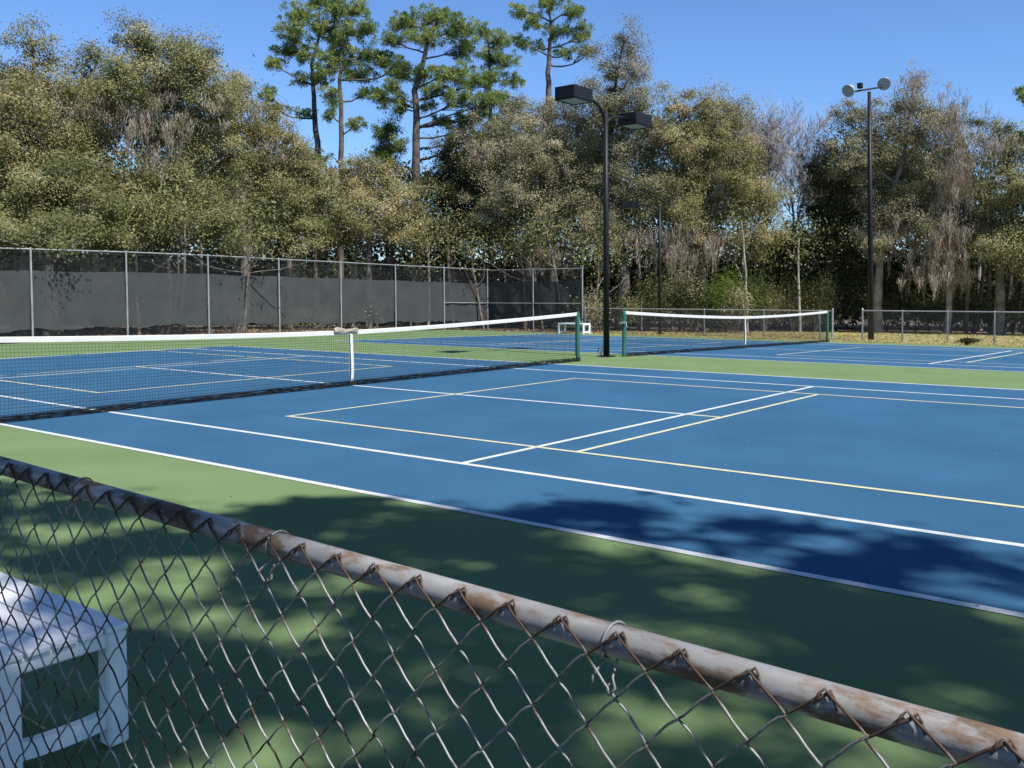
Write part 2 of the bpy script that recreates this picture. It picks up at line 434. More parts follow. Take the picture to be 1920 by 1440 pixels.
# cream towel lying on the band of the first net
def towel():
    rng = np.random.default_rng(5)
    bm = bmesh.new(); NU, NV = 22, 14
    g = [[None]*(NV+1) for _ in range(NU+1)]
    for i in range(NU+1):
        a = i / NU
        for j in range(NV+1):
            b_ = j / NV * 2 - 1
            y = 5.12 + .50 * a
            hump = .055 * math.exp(-((a - .22) / .2) ** 2) + .03 * math.exp(-((a - .85) / .2) ** 2)
            drop = .05 * (1 if a < .7 else .6)
            rad = .028 + hump * .45
            ang = b_ * 2.2
            z = net_h((y - 5.485) / 6.4) + .004 + hump * math.cos(ang * .6) + rad * (math.cos(ang) - 1) * (.9) + .012
            x = rad * math.sin(ang) * 1.2
            x += .008 * math.sin(9 * a + 3 * b_); z += .007 * math.sin(13 * a + 5 * b_ + 1)
            g[i][j] = bm.verts.new((x, y - 5.37, z - .92))
    for i in range(NU):
        for j in range(NV): bm.faces.new((g[i][j], g[i+1][j], g[i+1][j+1], g[i][j+1]))
    bmesh.ops.solidify(bm, geom=bm.faces[:], thickness=.006)
    me = bpy.data.meshes.new('towel'); bm.to_mesh(me); bm.free(); me.materials.append(M['towel'])
    o = link('towel', me, None, (0, 5.37, .92))
    tag(o, 'crumpled cream towel lying on the net band beside the centre strap', 'towel')
towel()

# ------------------------------------------------------------------ lamp posts
def shoebox_lamp(label, base, arms, H, head, group):
    root = thing('lamp_post', label, 'lamp post', base, group)
    MB().tube([(0, 0, 0), (0, 0, H * .5), (0, 0, H)], [.075, .068, .058], 14).build('pole', M['black'], root, smooth=True)
    MB().box((-.16, -.16, 0), (.16, .16, .025), .006).build('base_plate', M['black'], root)
    hu, hv, hh = head
    for sy, rise in arms:
        pts = []
        for k in range(9):
            a = k / 8 * math.pi / 2
            pts.append((0, sy * (.02 + .62 * (1 - math.cos(a))), H - .35 + (rise + .30) * math.sin(a)))
        pts.append((0, sy * .92, H - .05 + rise - .015))
        ar = MB().tube(pts, .034, 10).build('arm', M['black'], root, smooth=True)
        y0 = sy * .90; y1 = sy * (.90 + hv)
        a, b_ = min(y0, y1), max(y0, y1); zb = H - .05 + rise - hh * .45
        hd = MB().box((-hu/2, a, zb), (hu/2, b_, zb + hh), .012).build('lamp_head', M['black'], root)
        MB().box((-hu/2 + .05, a + .05, zb - .008), (hu/2 - .05, b_ - .05, zb - .001)).build('lens', M['lens'], hd)
        fr = MB()
        fr.box((-hu/2 + .004, a + .004, zb - .018), (-hu/2 + .045, b_ - .004, zb - .0005)); fr.box((hu/2 - .045, a + .004, zb - .018), (hu/2 - .004, b_ - .004, zb - .0005))
        fr.box((-hu/2 + .046, a + .004, zb - .018), (hu/2 - .046, a + .045, zb - .0005)); fr.box((-hu/2 + .046, b_ - .045, zb - .018), (hu/2 - .046, b_ - .004, zb - .0005))
        fr.build('lens_frame', M['black'], hd)
    return root
shoebox_lamp('dark double-headed lamp post standing between the two tennis nets', (-.24, 13.35, gh(13.35)), ((-1, .22), (1, .0)), 5.75, (.55, .70, .28), None)
s3 = spot(1237, 40.6)
lp = shoebox_lamp('thin dark lamp post with one box head against the trees', tuple(s3), ((-1, .1),), 5.5, (.5, .7, .26), None)
lp.rotation_euler = (0, 0, R(-62))

fb = spot(1634, 36.9)
fl = thing('floodlight_pole', 'tall black pole carrying two round floodlights behind the low fence', 'floodlight', tuple(fb))
fl.rotation_euler = (R(0), R(-.9), 0)
HP = 9.25
MB().tube([(0, 0, 0), (0, 0, HP * .5), (0, 0, HP)], [.11, .092, .065], 14).build('pole', M['black'], fl, smooth=True)
ca = MB().tube([(-.44, -.33, HP + .02), (.40, .30, HP + .18)], .035, 8).build('cross_arm', M['black'], fl)
for (cx, cy, cz, tx, ty, tz) in ((-.62, -.46, HP + .06, -.15, -.75, -.42), (.44, .34, HP + .30, .28, -.72, -.40)):
    d = unit(np.array([tx, ty, tz])); c = np.array([cx, cy, cz])
    prof = [(-.32, .05), (-.30, .09), (-.20, .11), (-.15, .18), (.0, .235), (.05, .245), (.055, .232)]
    hd = MB().tube([c + d * a for a, r_ in prof], [r_ for a, r_ in prof], 24).build('floodlight_head', M['alu'], fl, smooth=True)
    MB().tube([c + d * .056, c + d * .064], .222, 24).build('lens', M['lens'], hd)
    MB().tube([c - d * .2 + np.array([0, 0, -.1]), c - d * .25 + np.array([0, 0, -.22])], .025, 6).build('bracket', M['black'], hd)
MB().box((-.36, -.31, HP + .13), (-.18, -.13, HP + .33), .02).build('ballast_box', M['black'], fl)

# white canister leaning at the lamp post
cn = thing('drink_canister', 'small white canister leaning against the foot of the double-headed lamp post', 'canister', (-.42, 13.33, gh(13.33)))
cn.rotation_euler = (R(0), R(12), 0)
MB().tube([(0, 0, 0), (0, 0, .21), (0, 0, .235), (0, 0, .26)], [.036, .036, .026, .024], 14).build('body', M['plastic'], cn, smooth=False)
MB().tube([(0, 0, .261), (0, 0, .285)], .028, 14).build('cap', M['plastic'], cn)
MB().tube([(-.035, .0, .05), (-.065, 0, .10), (-.065, 0, .17), (-.035, 0, .22)], .009, 6).build('strap', M['black'], cn)

# ------------------------------------------------------------------ benches
def bench(label, loc, L, W, H, rz):
    root = thing('bench', label, 'bench', loc, 'white plastic benches', rz)
    ns = 5; gap = .008; sw = (W - gap * (ns - 1)) / ns
    for i in range(ns):
        y = i * (sw + gap)
        MB().box((-L, y, H - .022), (0, y + sw, H), .004).build('slat', M['plastic'], root)
    for x in (-.004, -L + .064):
        ap = MB().box((x - .06, .03, H - .075), (x - .012, W - .03, H - .024), .006).build('apron', M['plastic'], root)
    for y in (.008, W - .04):
        MB().box((-L + .08, y, H - .075), (-.08, y + .032, H - .024), .006).build('side_rail', M['plastic'], root)
    for x in (-.078, -L + .006):
        for y in (.0, W - .072):
            mb = MB(); mb.box((x, y, 0), (x + .072, y + .072, H - .0245), .008)
            mb.build('leg', M['plastic'], root)
        st = MB(); pts = []
        for k in range(7):
            t = k / 6; pts.append((t, .095 - .008 * (1 - (2*t - 1) ** 2)))
        for (t0, z0), (t1, z1) in zip(pts[:-1], pts[1:]):
            ya, yb = .072 + (W - .144) * t0, .072 + (W - .144) * t1
            xa, xb = x + .018, x + .054
            k = len(st.v)
            st.v += [(xa, ya, z0-.03), (xb, ya, z0-.03), (xb, ya, z0+.03), (xa, ya, z0+.03), (xa, yb, z1-.03), (xb, yb, z1-.03), (xb, yb, z1+.03), (xa, yb, z1+.03)]
            st.f += [(k,k+1,k+5,k+4),(k+1,k+2,k+6,k+5),(k+2,k+3,k+7,k+6),(k+3,k,k+4,k+7)]
        st.build('stretcher', M['plastic'], root)
    return root
bench('white plastic slatted bench right behind the chain-link fence', (9.115, -3.60, 0), 1.25, .42, .425, 0)
fbn = spot(1094, 38.6)
bench('small white bench beyond the first net, near the screened fence', tuple(fbn), 1.35, .50, .45, 0)

# ------------------------------------------------------------------ fences
def chain_panel(name, L, H, pitch=.072, r=.0013):
    """straight crossing wires of a chain-link bay, in the x-z plane, x 0..L, z 0..H"""
    mb = MB(); s = 1.15
    def strip(x0, z0, x1, z1, yy):
        d = unit(np.array([x1 - x0, 0, z1 - z0])); nn = np.array([-d[2], 0, d[0]]) * r
        p, q = np.array([x0, yy, z0]), np.array([x1, yy, z1])
        mb.quad(p - nn, q - nn, q + nn, p + nn)
        mm = np.array([0, r, 0]); mb.quad(p - mm, q - mm, q + mm, p + mm)
    k = -H / s
    while k < L:
        x0, x1 = k, k + H / s; z0, z1 = 0, H
        if x0 < 0: z0 = -x0 * s; x0 = 0
        if x1 > L: z1 = H - (x1 - L) * s; x1 = L
        if z1 > z0:
            strip(x0, z0, x1, z1, .002); strip(x0, H - z0, x1, H - z1, -.002)
        k += pitch
    return mb.mesh(name, M['galvw'])
panel_cache = {}
def tall_fence(label, p0, p1, n, H, flip, first_post=True, mid=(), sc_top=2.27, sc_bot=.38, seed=1):
    p0, p1 = np.array(p0, float), np.array(p1, float)
    d = p1 - p0; Lt = np.linalg.norm(d); d = d / Lt; nrm = np.array([d[1], -d[0]]) * flip
    rng = random.Random(seed)
    root = thing('tall_fence', label, 'fence', (p0[0], p0[1], gh(p0[1])), 'tall fences behind the first court')
    def W(s, z, o=0.0):
        x, y = p0 + d * s + nrm * o; return np.array([x - p0[0], y - p0[1], gh(y) + z - gh(p0[1])])
    L = Lt / n
    for i in range(n + 1):
        if i == 0 and not first_post: continue
        po = MB().tube([W(i*L, -.06), W(i*L, H - .01), W(i*L, H + .02), W(i*L, H + .035)], [.031, .031, .028, .012], 10).build('post', M['galv'], root, smooth=False)
    for i in range(n):
        MB().tube([W(i*L + .034, H - .02), W((i+1)*L - .034, H - .02)], .021, 8).build('top_rail', M['galv'], root)
        if i in mid: MB().tube([W(i*L + .034, 1.28), W((i+1)*L - .034, 1.28)], .021, 8).build('middle_rail', M['galv'], root)
        key = round(L, 2), round(H, 2)
        if key not in panel_cache: panel_cache[key] = chain_panel('chain_mesh', L, H - .06)
        o = link('chain_mesh', panel_cache[key], root, kind='stuff')
        a, b_ = W(i*L, .03, -.115), W((i+1)*L, .03, -.115)
        ex = (b_ - a) / L; ey = np.array([-d[1], d[0], 0])
        mm = Matrix.Identity(4)
        for r_ in range(3): mm[r_][0], mm[r_][1], mm[r_][2], mm[r_][3] = ex[r_], ey[r_], (0, 0, 1)[r_], a[r_]
        o.matrix_local = mm
        # fabric screen of the bay, slack and a little wavy, hung outside the posts
        mb = MB(); NX, NZ = 18, 10
        ph = rng.uniform(0, 6)
        for a_ in range(NX + 1):
            for b2 in range(NZ + 1):
                s = i*L + L * a_ / NX; t = b2 / NZ
                top = sc_top - .035 * math.sin(math.pi * a_ / NX) - .012 * abs(math.sin(a_ * 1.6 + ph))
                bot = sc_bot + .04 * math.sin(a_ * .5 + ph) + .02 * math.sin(a_ * 1.3)
                z = bot + (top - bot) * t
                mb.v.append(tuple(W(s, z, -.058 - .028 * math.sin(a_ * .9 + ph + t * 2) * (1 - t * .5) - .016 * math.sin(a_ * 2.6 + 4 * t + ph) * (1.2 - t))))
        for a_ in range(NX):
            for b2 in range(NZ):
                k = a_ * (NZ + 1) + b2; mb.f.append((k, k + NZ + 1, k + NZ + 2, k + 1))
        mb.build('windscreen', M['screen'], root, smooth=True)
    return root
tall_fence('tall galvanised fence with a long grey windscreen behind the first court', (-19, -.5), (-19, 30.15), 10, 2.95, 1, mid=(9,))
tall_fence('short dark-screened fence return between the corner post and the low fence', (-19, 30.15), (-13.15, 30.15), 2, 2.93, 1, first_post=False, mid=(0, 1), sc_top=2.36, sc_bot=.42, seed=4)

def low_fence(label, us, v, H, group):
    root = thing('low_fence', label, 'fence', (us[0], v, gh(v)), group)
    for i, u in enumerate(us):
        x = u - us[0]; end = i in (0, len(us) - 1)
        r_ = .036 if end else .028
        po = MB().tube([(x, 0, -.06), (x, 0, H - .01 + (.05 if end else 0)), (x, 0, H + .02 + (.05 if end else 0))], [r_, r_, r_ * .5], 10).build('post', M['galv'], root)
    for a, b_ in zip(us[:-1], us[1:]):
        L = b_ - a
        MB().tube([(a - us[0] + .03, 0, H - .02), (b_ - us[0] - .03, 0, H - .02)], .021, 8).build('top_rail', M['galv'], root)
        key = round(L, 2), H
        if key not in panel_cache: panel_cache[key] = chain_panel('chain_mesh', L, H - .05)
        o = link('chain_mesh', panel_cache[key], root, (a - us[0], -.03, .02), kind='stuff')
    return root
low_fence('low galvanised chain-link fence running from the tall screen to the gate gap', [-12.6, -9.57, -6.5, -3.83, -1.5, -1.0], 29.6, 1.09, 'low fences along the lawn')
low_fence('low galvanised chain-link fence from the floodlight pole across the dry lawn', [.15, 1.62, 3.2, 4.75, 6.3, 7.85, 9.4, 10.95], 29.6, 1.11, 'low fences along the lawn')

# near fence: each wire woven, knuckled at the top, tied to a pipe rail
VF = CAM[1] + .80
def rail_z(u): return 1.2165 - .017 * (u - 11.6)
nf = thing('chain_link_fence', 'weathered chain-link fence with a rusty pipe rail right in front', 'fence', (11.2, VF, 0))
U0, U1 = 9.55, 12.95
def RL(u): return (u - 11.2, .0, rail_z(u))
MB().tube([RL(U0 + i * (U1 - U0) / 24) for i in range(25)], .0172, 24).build('top_rail', M['pipe'], nf, smooth=True)
for u in (U0 - .03, U1 + .03):
    MB().tube([(u - 11.2, 0, -.05), (u - 11.2, 0, rail_z(u) + .03), (u - 11.2, 0, rail_z(u) + .05)], [.03, .03, .012], 14).build('post', M['pipe'], nf)
WW, HH, WR = .0735, .0744, .0015
YM = -.0172 - .0042
def yrail(z, y):            # over the crown of the pipe the wire lies on its surface
    h = z + .0135
    if h > 0: return -(math.sqrt(max(0, .0172 ** 2 - h * h)) + .0036)
    return y
def picket(sgn, seed):
    rng = random.Random(seed)
    a = WW / 4 + .0012; pts = []; z = .0; side = sgn
    nseg = 32
    # tip first: the end hooks over the neighbour
    pts.append((side * (a + .010), -.0178 if side > 0 else -.0205, -.010))
    pts.append((side * (a + .006), -.0150 if side > 0 else -.0175, -.001))
    pts.append((side * (a + .002), -.0125 if side > 0 else -.0145, .0035))
    for k in range(nseg):
        z0 = -(k * HH / 2 - (.011 if k else 0)); z1 = -((k + 1) * HH / 2 - .011)
        yf = .0021 * (1 if (k % 2 == 0) else -1)
        x0, x1 = side * a, -side * a
        b1, b2 = rng.uniform(-.0012, .0012), rng.uniform(-.0012, .0012)
        for t in (.12, .35, .62, .86):
            bow = .002 * math.sin(math.pi * t) * (1 if t < .5 else .7)
            pts.append((x0 + (x1 - x0) * (t + .022 * math.sin(2 * math.pi * t)) + b1, yrail(z0 + (z1 - z0) * t, YM + yf * math.sin(math.pi * t)), z0 + (z1 - z0) * t + bow + b2))
        pts.append((x1, YM, z1 + .0))
        side = -side
    return MB().tube(pts, WR, 6).mesh('wire', M['wire'], True)
pk = {s: [picket(s, 10 * s + j) for j in range(4)] for s in (-1, 1)}
rr = random.Random(8)
npk = int((U1 - U0) / (WW / 2)) + 4
for k in range(npk):
    u = 11.4741 - WW / 4 + (k - 51) * WW / 2
    if not (U0 + .02 < u < U1 - .02): continue
    s = 1 if k % 2 == 1 else -1
    o = link('wire', rr.choice(pk[s]), nf, (u - 11.2 + rr.uniform(-.0012, .0012), 0, rail_z(u) + .0135 + rr.uniform(-.0018, .0018)))
def tie(u, ang0=0.0, big=1.0):
    pts = []
    for k in range(15):
        a = -2.7 + k / 14 * 5.2
        pts.append((u - 11.2 + .012 * (k / 14 - .5) * big, -.0 - .0195 * math.cos(a) if True else 0, rail_z(u) + .0195 * math.sin(a)))
    e = pts[0]
    pts = [(e[0] - .004, YM - .002, rail_z(u) - .045), (e[0] - .002, YM - .003, rail_z(u) - .032)] + pts
    e = pts[-1]; pts += [(e[0] + .008, YM + .001, rail_z(u) - .03), (e[0] + .014, YM - .003, rail_z(u) - .038), (e[0] + .008, YM - .005, rail_z(u) - .046), (e[0] + .002, YM - .001, rail_z(u) - .04), (e[0] + .008, YM + .001, rail_z(u) - .034)]
    MB().tube(pts, .0016, 6).build('tie_wire', M['tie'], nf, smooth=True)
for u in (10.62, 11.18, 11.75, 12.32): tie(u)

# ------------------------------------------------------------------ trees
NL = [0]
def tube_path(mb, p0, p1, r0, r1, rng, n=5, wob=.12, sag=0.0, sides=6):
    p0, p1 = np.array(p0, float), np.array(p1, float); L = np.linalg.norm(p1 - p0)
    pts, rad = [], []
    off = rng.normal(size=3) * wob * L * .5
    for i in range(n + 1):
        t = i / n
        q = p0 + (p1 - p0) * t + off * math.sin(math.pi * t) + rng.normal(size=3) * wob * L * .06 * (0 < i < n)
        q[2] += sag * L * math.sin(math.pi * t)
        pts.append(q); rad.append(r0 + (r1 - r0) * t)
    mb.tube(pts, rad, sides, False)
    return pts
def add_moss(root, regions, D, base, rng, mat):
    """curtains of hanging strands; regions in photo pixels at the tree's own distance"""
    C, AX, AY, T = [], [], [], []
    for (cx, cy, rx, ry, n, lmin, lmax) in regions:
        ppm = D / FPX
        for _ in range(int(n * 1.8)):
            w = rng.normal(size=2) * .5
            c = aloft(cx + rx * w[0], cy + ry * w[1], D + rng.uniform(-2.6, .8))
            tn = rng.uniform(.1, .9)
            LL = rng.uniform(lmin, lmax) * .8; wid = rng.uniform(.10, .24)
            for _k in range(rng.integers(12, 26)):
                o2 = rng.normal(size=2) * wid; q = c + np.array([o2[0], o2[1], rng.normal() * .08])
                L = LL * max(.2, 1 - np.hypot(*o2) / (wid * 2.4)) * rng.uniform(.5, 1.1)
                seg = max(3, int(L / .14)); wd = rng.uniform(.010, .022); yaw = rng.uniform(0, 3.14)
                for s in range(seg):
                    h = L / seg; f = s / seg
                    C.append((q[0] - o2[0] * f * .6 + rng.normal() * .025, q[1] - o2[1] * f * .6 + rng.normal() * .025, q[2] - h * (s + .5)))
                    AY.append((rng.normal() * .03, rng.normal() * .03, h * .75)); ww = wd * (1 - .55 * f) * rng.uniform(.6, 1.3)
                    AX.append((math.cos(yaw) * ww, math.sin(yaw) * ww, 0)); T.append(np.clip(tn + rng.normal() * .18, 0, 1))
    if C:
        me = cards_mesh('moss', np.array(C) - base, np.array(AX), np.array(AY), np.array(T), mat)
        link('moss', me, root, kind='stuff')
def oak(name, label, px, D, lobes, mat, tr=.22, seed=1, dens=1650, leaf=(.029, .058), group=None, moss=(), bark='bark', cat='tree', fork=None, warm=0.0, depth=.9):
    rng = np.random.default_rng(seed)
    base = spot(px, D); root = thing(name, label, cat, tuple(base), group)
    ppm = D / FPX
    L = []
    for lb in lobes:
        cx, cy, rx, ry = lb[:4]; k = lb[4] if len(lb) > 4 else 1.0
        c = aloft(cx, cy, D + rng.uniform(-.6, .6) * rx * ppm * 1.0)
        L.append((c, max(.5, rx * ppm), max(.4, ry * ppm), k))
    tops = sorted(c[2] for c, *_ in L)
    zf = fork if fork is not None else base[2] + max(1.2, (tops[0] - base[2]) * .75)
    mb = MB()
    mean = np.mean([c for c, *_ in L], axis=0)
    fk = np.array([base[0] + (mean[0] - base[0]) * .25, base[1] + (mean[1] - base[1]) * .25, zf])
    tube_path(mb, base + np.array([0, 0, -.15]), fk, tr * 1.25, tr * .8, rng, 6, .06, 0, 9)
    topl = max(L, key=lambda q: q[0][2])[0]
    spine = tube_path(mb, fk, topl, tr * .8, .04, rng, 8, .12, 0, 7)
    fine = MB()
    C, S, T, O = [], [], [], []
    for c, rx, rz, k in L:
        cand = [p for p in spine if p[2] < c[2] + .2] or [spine[0]]
        st = min(cand, key=lambda p: abs((c[2] - p[2]) - .7 * np.linalg.norm((c - p)[:2])))
        lim = tube_path(mb, st, c, min(tr * .5, .05 + .05 * rx), .03, rng, 6, .16, .06, 6)
        area = math.pi * rx * rz
        ncl = max(6, int(area * 5.2 * k))
        dirs = unit(rng.normal(size=(ncl, 3)))
        bump = 1 + .22 * np.sin(dirs[:, 0] * 5 + seed) * np.cos(dirs[:, 2] * 4 + rx) + .14 * rng.normal(size=ncl)
        rad = (rng.uniform(.12, 1.0, ncl) ** .5) * bump
        cc = c + dirs * rad[:, None] * np.array([rx, rx * depth, rz])
        cc[:, 2] = np.maximum(cc[:, 2], base[2] + .4)
        for j in range(min(ncl, int(10 + area * 2.2))):
            s = lim[rng.integers(max(1, len(lim) // 3), len(lim))]
            tube_path(fine, s, s + (cc[j] - s) * rng.uniform(1.0, 1.25), rng.uniform(.014, .032), .008, rng, 2, .18, .03, 3)
        nl = max(10, int(area * dens * k / ncl))
        cr = rng.uniform(.20, .50, ncl)
        tn = np.clip(rng.normal(.48 + warm, .21, ncl), 0, 1)
        pts = np.repeat(cc, nl, 0) + rng.normal(size=(ncl * nl, 3)) * np.repeat(cr, nl)[:, None] * np.array([.75, .75, .52])
        C.append(pts); O.append(unit(pts - c)); S.append(rng.uniform(*leaf, ncl * nl)); T.append(np.clip(np.repeat(tn, nl) + rng.normal(size=ncl * nl) * .09, 0, 1))
    C = np.concatenate(C); S = np.concatenate(S); T = np.concatenate(T)
    ax, ay = leaf_cards(rng, C, S, up=.95, out=np.concatenate(O))
    NL[0] += len(C)
    link('crown', cards_mesh('crown', C - base, ax, ay, T, mat, True), root)
    for o_, nm in ((mb, 'trunk'), (fine, 'twigs')):
        if o_.v:
            o_.v = [tuple(np.array(v) - base) for v in o_.v]; o_.build(nm, M[bark if nm == 'trunk' else 'twig'], root, smooth=True, kind='stuff' if nm == 'twigs' else None)
    add_moss(root, moss, D, base, rng, M['moss'])
    return root
def pine(label, px, D, path, tufts, seed, tr=.2, group='tall pines above the oaks', branches=()):
    """path: trunk pixels from low to top; tufts: (cx, cy, rx, ry, n) pads of needles"""
    rng = np.random.default_rng(seed); base = spot(px, D)
    root = thing('pine_tree', label, 'tree', tuple(base), group); ppm = D / FPX
    mb = MB(); pts = [base + np.array([0, 0, -.2])] + [aloft(x, y, D) for x, y in path]
    rad = [tr * (1 - .8 * i / (len(pts) - 1)) for i in range(len(pts))]
    # refine
    P, Q = [], []
    for i in range(len(pts) - 1):
        for k in range(4):
            t = k / 4; P.append(pts[i] + (pts[i+1] - pts[i]) * t + rng.normal(size=3) * .03); Q.append(rad[i] + (rad[i+1] - rad[i]) * t)
    P.append(pts[-1]); Q.append(rad[-1])
    mb.tube(P, Q, 8, False)
    fine = MB(); C, AX, AY, T = [], [], [], []
    for (cx, cy, rx, ry, n) in tufts:
        dd = rng.uniform(-.6, .6) * rx * ppm
        c = aloft(cx, cy, D + dd)
        cand = [p for p in P if p[2] < c[2] + .4] or [P[0]]
        st = min(cand, key=lambda p: abs((c[2] - p[2]) - .35 * np.linalg.norm((c - p)[:2])))
        lim = tube_path(mb, st, c, .05 + .012 * rx * ppm, .025, rng, 7, .14, -.05, 5)
        for k in range(int(n * 4.6)):
            dv = unit(rng.normal(size=3)) * rng.uniform(.2, 1.05)
            q = c + dv * np.array([rx * ppm, rx * ppm, ry * ppm])
            tube_path(fine, lim[rng.integers(len(lim) // 2, len(lim))], q, .018, .008, rng, 2, .15, -.04, 3)
            m_ = rng.integers(44, 66); R_ = rng.uniform(.2, .36)
            d = unit(rng.normal(size=(m_, 3)) + np.array([0, 0, .55]))
            ln_ = R_ * rng.uniform(.7, 1.1, m_)
            side = unit(np.cross(d, rng.normal(size=(m_, 3))))
            C.append(q + d * (ln_ * .55)[:, None]); AX.append(d * (ln_ * .5)[:, None]); AY.append(side * rng.uniform(.010, .02, m_)[:, None])
            T.append(np.clip(rng.normal(.6, .2) + rng.normal(size=m_) * .1, 0, 1))
    C = np.concatenate(C); NL[0] += len(C)
    link('crown', cards_mesh('crown', C - base, np.concatenate(AX), np.concatenate(AY), np.concatenate(T), M['pine'], True), root)
    for o_, nm in ((mb, 'trunk'), (fine, 'twigs')):
        o_.v = [tuple(np.array(v) - base) for v in o_.v]; o_.build(nm, M['pinebark'], root, smooth=True, kind='stuff' if nm == 'twigs' else None)
    return root
def bare_tree(label, px, D, pxtop, ytop, spread, seed, lean=0.0):
    rng = np.random.default_rng(seed); base = spot(px, D); top = aloft(pxtop, ytop, D)
    root = thing('bare_tree', label, 'tree', tuple(base), 'leafless trees showing sky between their twigs'); mb = MB(); fine = MB()
    H = top[2] - base[2]
    def grow(p, d, L, r, lev):
        n = 4; pts = [p]; q = p.copy(); dd = d.copy(); rad = [r]
        for i in range(n):
            dd = unit(dd + rng.normal(size=3) * .12 + np.array([0, 0, .06])); q = q + dd * L / n; pts.append(q); rad.append(r * (1 - .45 * (i + 1) / n))
        (mb if lev < 2 else fine).tube(pts, rad, 5 if lev < 2 else 3, False)
        if lev >= 5: return
        for i in range(1, n + 1):
            for _ in range(2 if lev > 1 else (1 if i < 2 else 2)):
                if rng.random() < .82:
                    nd = unit(dd + rng.normal(size=3) * (.55 if lev < 2 else .7) * spread)
                    nd[2] = abs(nd[2]) * .8 + .15
                    grow(pts[i], unit(nd), L * rng.uniform(.42, .68), max(.009, rad[i] * .6), lev + 1)
    trunk = tube_path(mb, base, base + (top - base) * .45, .13, .09, rng, 5, .05, 0, 7)
    grow(trunk[-1], unit(top - base), H * .30, .075, 1)
    grow(trunk[-2], unit(top - base + rng.normal(size=3) * np.array([2.5, 2.5, 0])), H * .30, .06, 1)
    grow(trunk[-1], unit(top - base + rng.normal(size=3) * np.array([2.5, 2.5, 0])), H * .28, .06, 1)
    for o_, nm in ((mb, 'trunk'), (fine, 'twigs')):
        o_.v = [tuple(np.array(v) - base) for v in o_.v]; o_.build(nm, M['bare'], root, kind='stuff' if nm == 'twigs' else None)
    return root

OG = 'oaks behind the screened fence'
oak('oak_tree', 'broad brownish oak with a thin spiky top beside the big mossy oak', 60, 41,
    [(60, 75, 32, 40, .45), (110, 110, 30, 30, .3), (15, 140, 70, 60, .9), (100, 185, 60, 60, .8), (50, 250, 110, 80), (130, 300, 80, 60), (-40, 300, 80, 100), (40, 360, 110, 70)],
    M['golden'], .24, 11, group=OG, warm=.02, moss=[(110, 200, 60, 60, 16, .4, 1.3), (40, 200, 60, 50, 12, .4, 1.2), (140, 330, 60, 40, 10, .4, 1.2)])
oak('oak_tree', 'slim oak with a small airy tuft, wedged left of the big mossy oak', 185, 45,
    [(185, 108, 30, 26, .6), (150, 120, 24, 22, .45), (175, 160, 40, 40, .8), (150, 225, 55, 60)], M['olive'], .15, 12, group=OG, moss=[(185, 190, 40, 30, 12, .5, 1.6)])
oak('oak_tree', 'big mossy oak with two rounded tops, hung with long grey moss', 300, 41,
    [(258, 75, 36, 38, .8), (285, 105, 60, 40), (368, 95, 40, 38, .9), (365, 130, 52, 44), (240, 150, 55, 42), (315, 150, 70, 42), (215, 180, 42, 36), (400, 175, 46, 50), (300, 205, 46, 30), (365, 235, 60, 45), (210, 205, 30, 24), (395, 310, 70, 70), (345, 340, 60, 60), (230, 350, 70, 60)],
    M['olive'], .3, 13, group=OG, warm=.12,
    moss=[(240, 200, 70, 24, 12, .6, 2.2), (275, 230, 50, 50, 12, .7, 2.2), (340, 240, 45, 34, 12, .5, 1.8), (400, 200, 40, 50, 8, .4, 1.2), (300, 300, 40, 30, 6, .5, 1.5)])
oak('oak_tree', 'rounded olive oak sloping down from the mossy oak toward the pines', 450, 44,
    [(445, 160, 34, 36, .8), (435, 215, 52, 50), (500, 235, 45, 45), (540, 265, 40, 40), (450, 300, 70, 60), (520, 330, 60, 55), (420, 380, 70, 50)], M['golden'], .22, 14, group=OG,
    moss=[(420, 340, 50, 40, 14, .4, 1.4), (450, 190, 50, 40, 14, .3, 1.0), (520, 280, 50, 40, 10, .3, 1.0)])
oak('oak_tree', 'low spreading dark green oak close behind the screened fence', 90, 38,
    [(90, 330, 110, 50), (30, 390, 90, 50), (150, 390, 90, 50), (80, 440, 120, 34), (200, 440, 60, 30), (-40, 430, 60, 40)], M['olive'], .2, 15, group=OG, warm=-.12)
oak('oak_tree', 'leafy oak with low hanging boughs in front of the mossy oak', 310, 39.5,
    [(290, 400, 80, 45), (350, 430, 70, 36), (240, 430, 60, 34), (420, 420, 55, 45)], M['olive'], .15, 16, group=OG)
oak('oak_tree', 'bushy olive oak under the two leaning pines', 545, 46,
    [(560, 320, 60, 50), (510, 380, 70, 55), (600, 370, 60, 55), (540, 430, 90, 42), (470, 440, 60, 36)], M['olive'], .17, 17, group=OG, warm=.08)
oak('oak_tree', 'golden brown young oak below the gap of sky between the pines', 690, 47,
    [(690, 310, 44, 32, .8), (660, 350, 50, 44), (730, 350, 55, 44), (690, 410, 80, 48), (760, 420, 60, 45), (630, 440, 55, 36)], M['golden'], .16, 18, group=OG, warm=.12)
oak('slender_tree', 'slender yellow-green tree standing up in the sky gap between pines', 735, 54,
    [(728, 232, 18, 22, .8), (735, 270, 26, 26), (725, 300, 30, 22)], M['lime'], .09, 19, group=OG)
oak('oak_tree', 'dark dense evergreen oak under the flat-topped pine', 850, 51,
    [(850, 290, 50, 50), (890, 330, 60, 55), (820, 360, 50, 50), (870, 420, 80, 50), (800, 440, 50, 36)], M['dark'], .2, 20, group=OG)
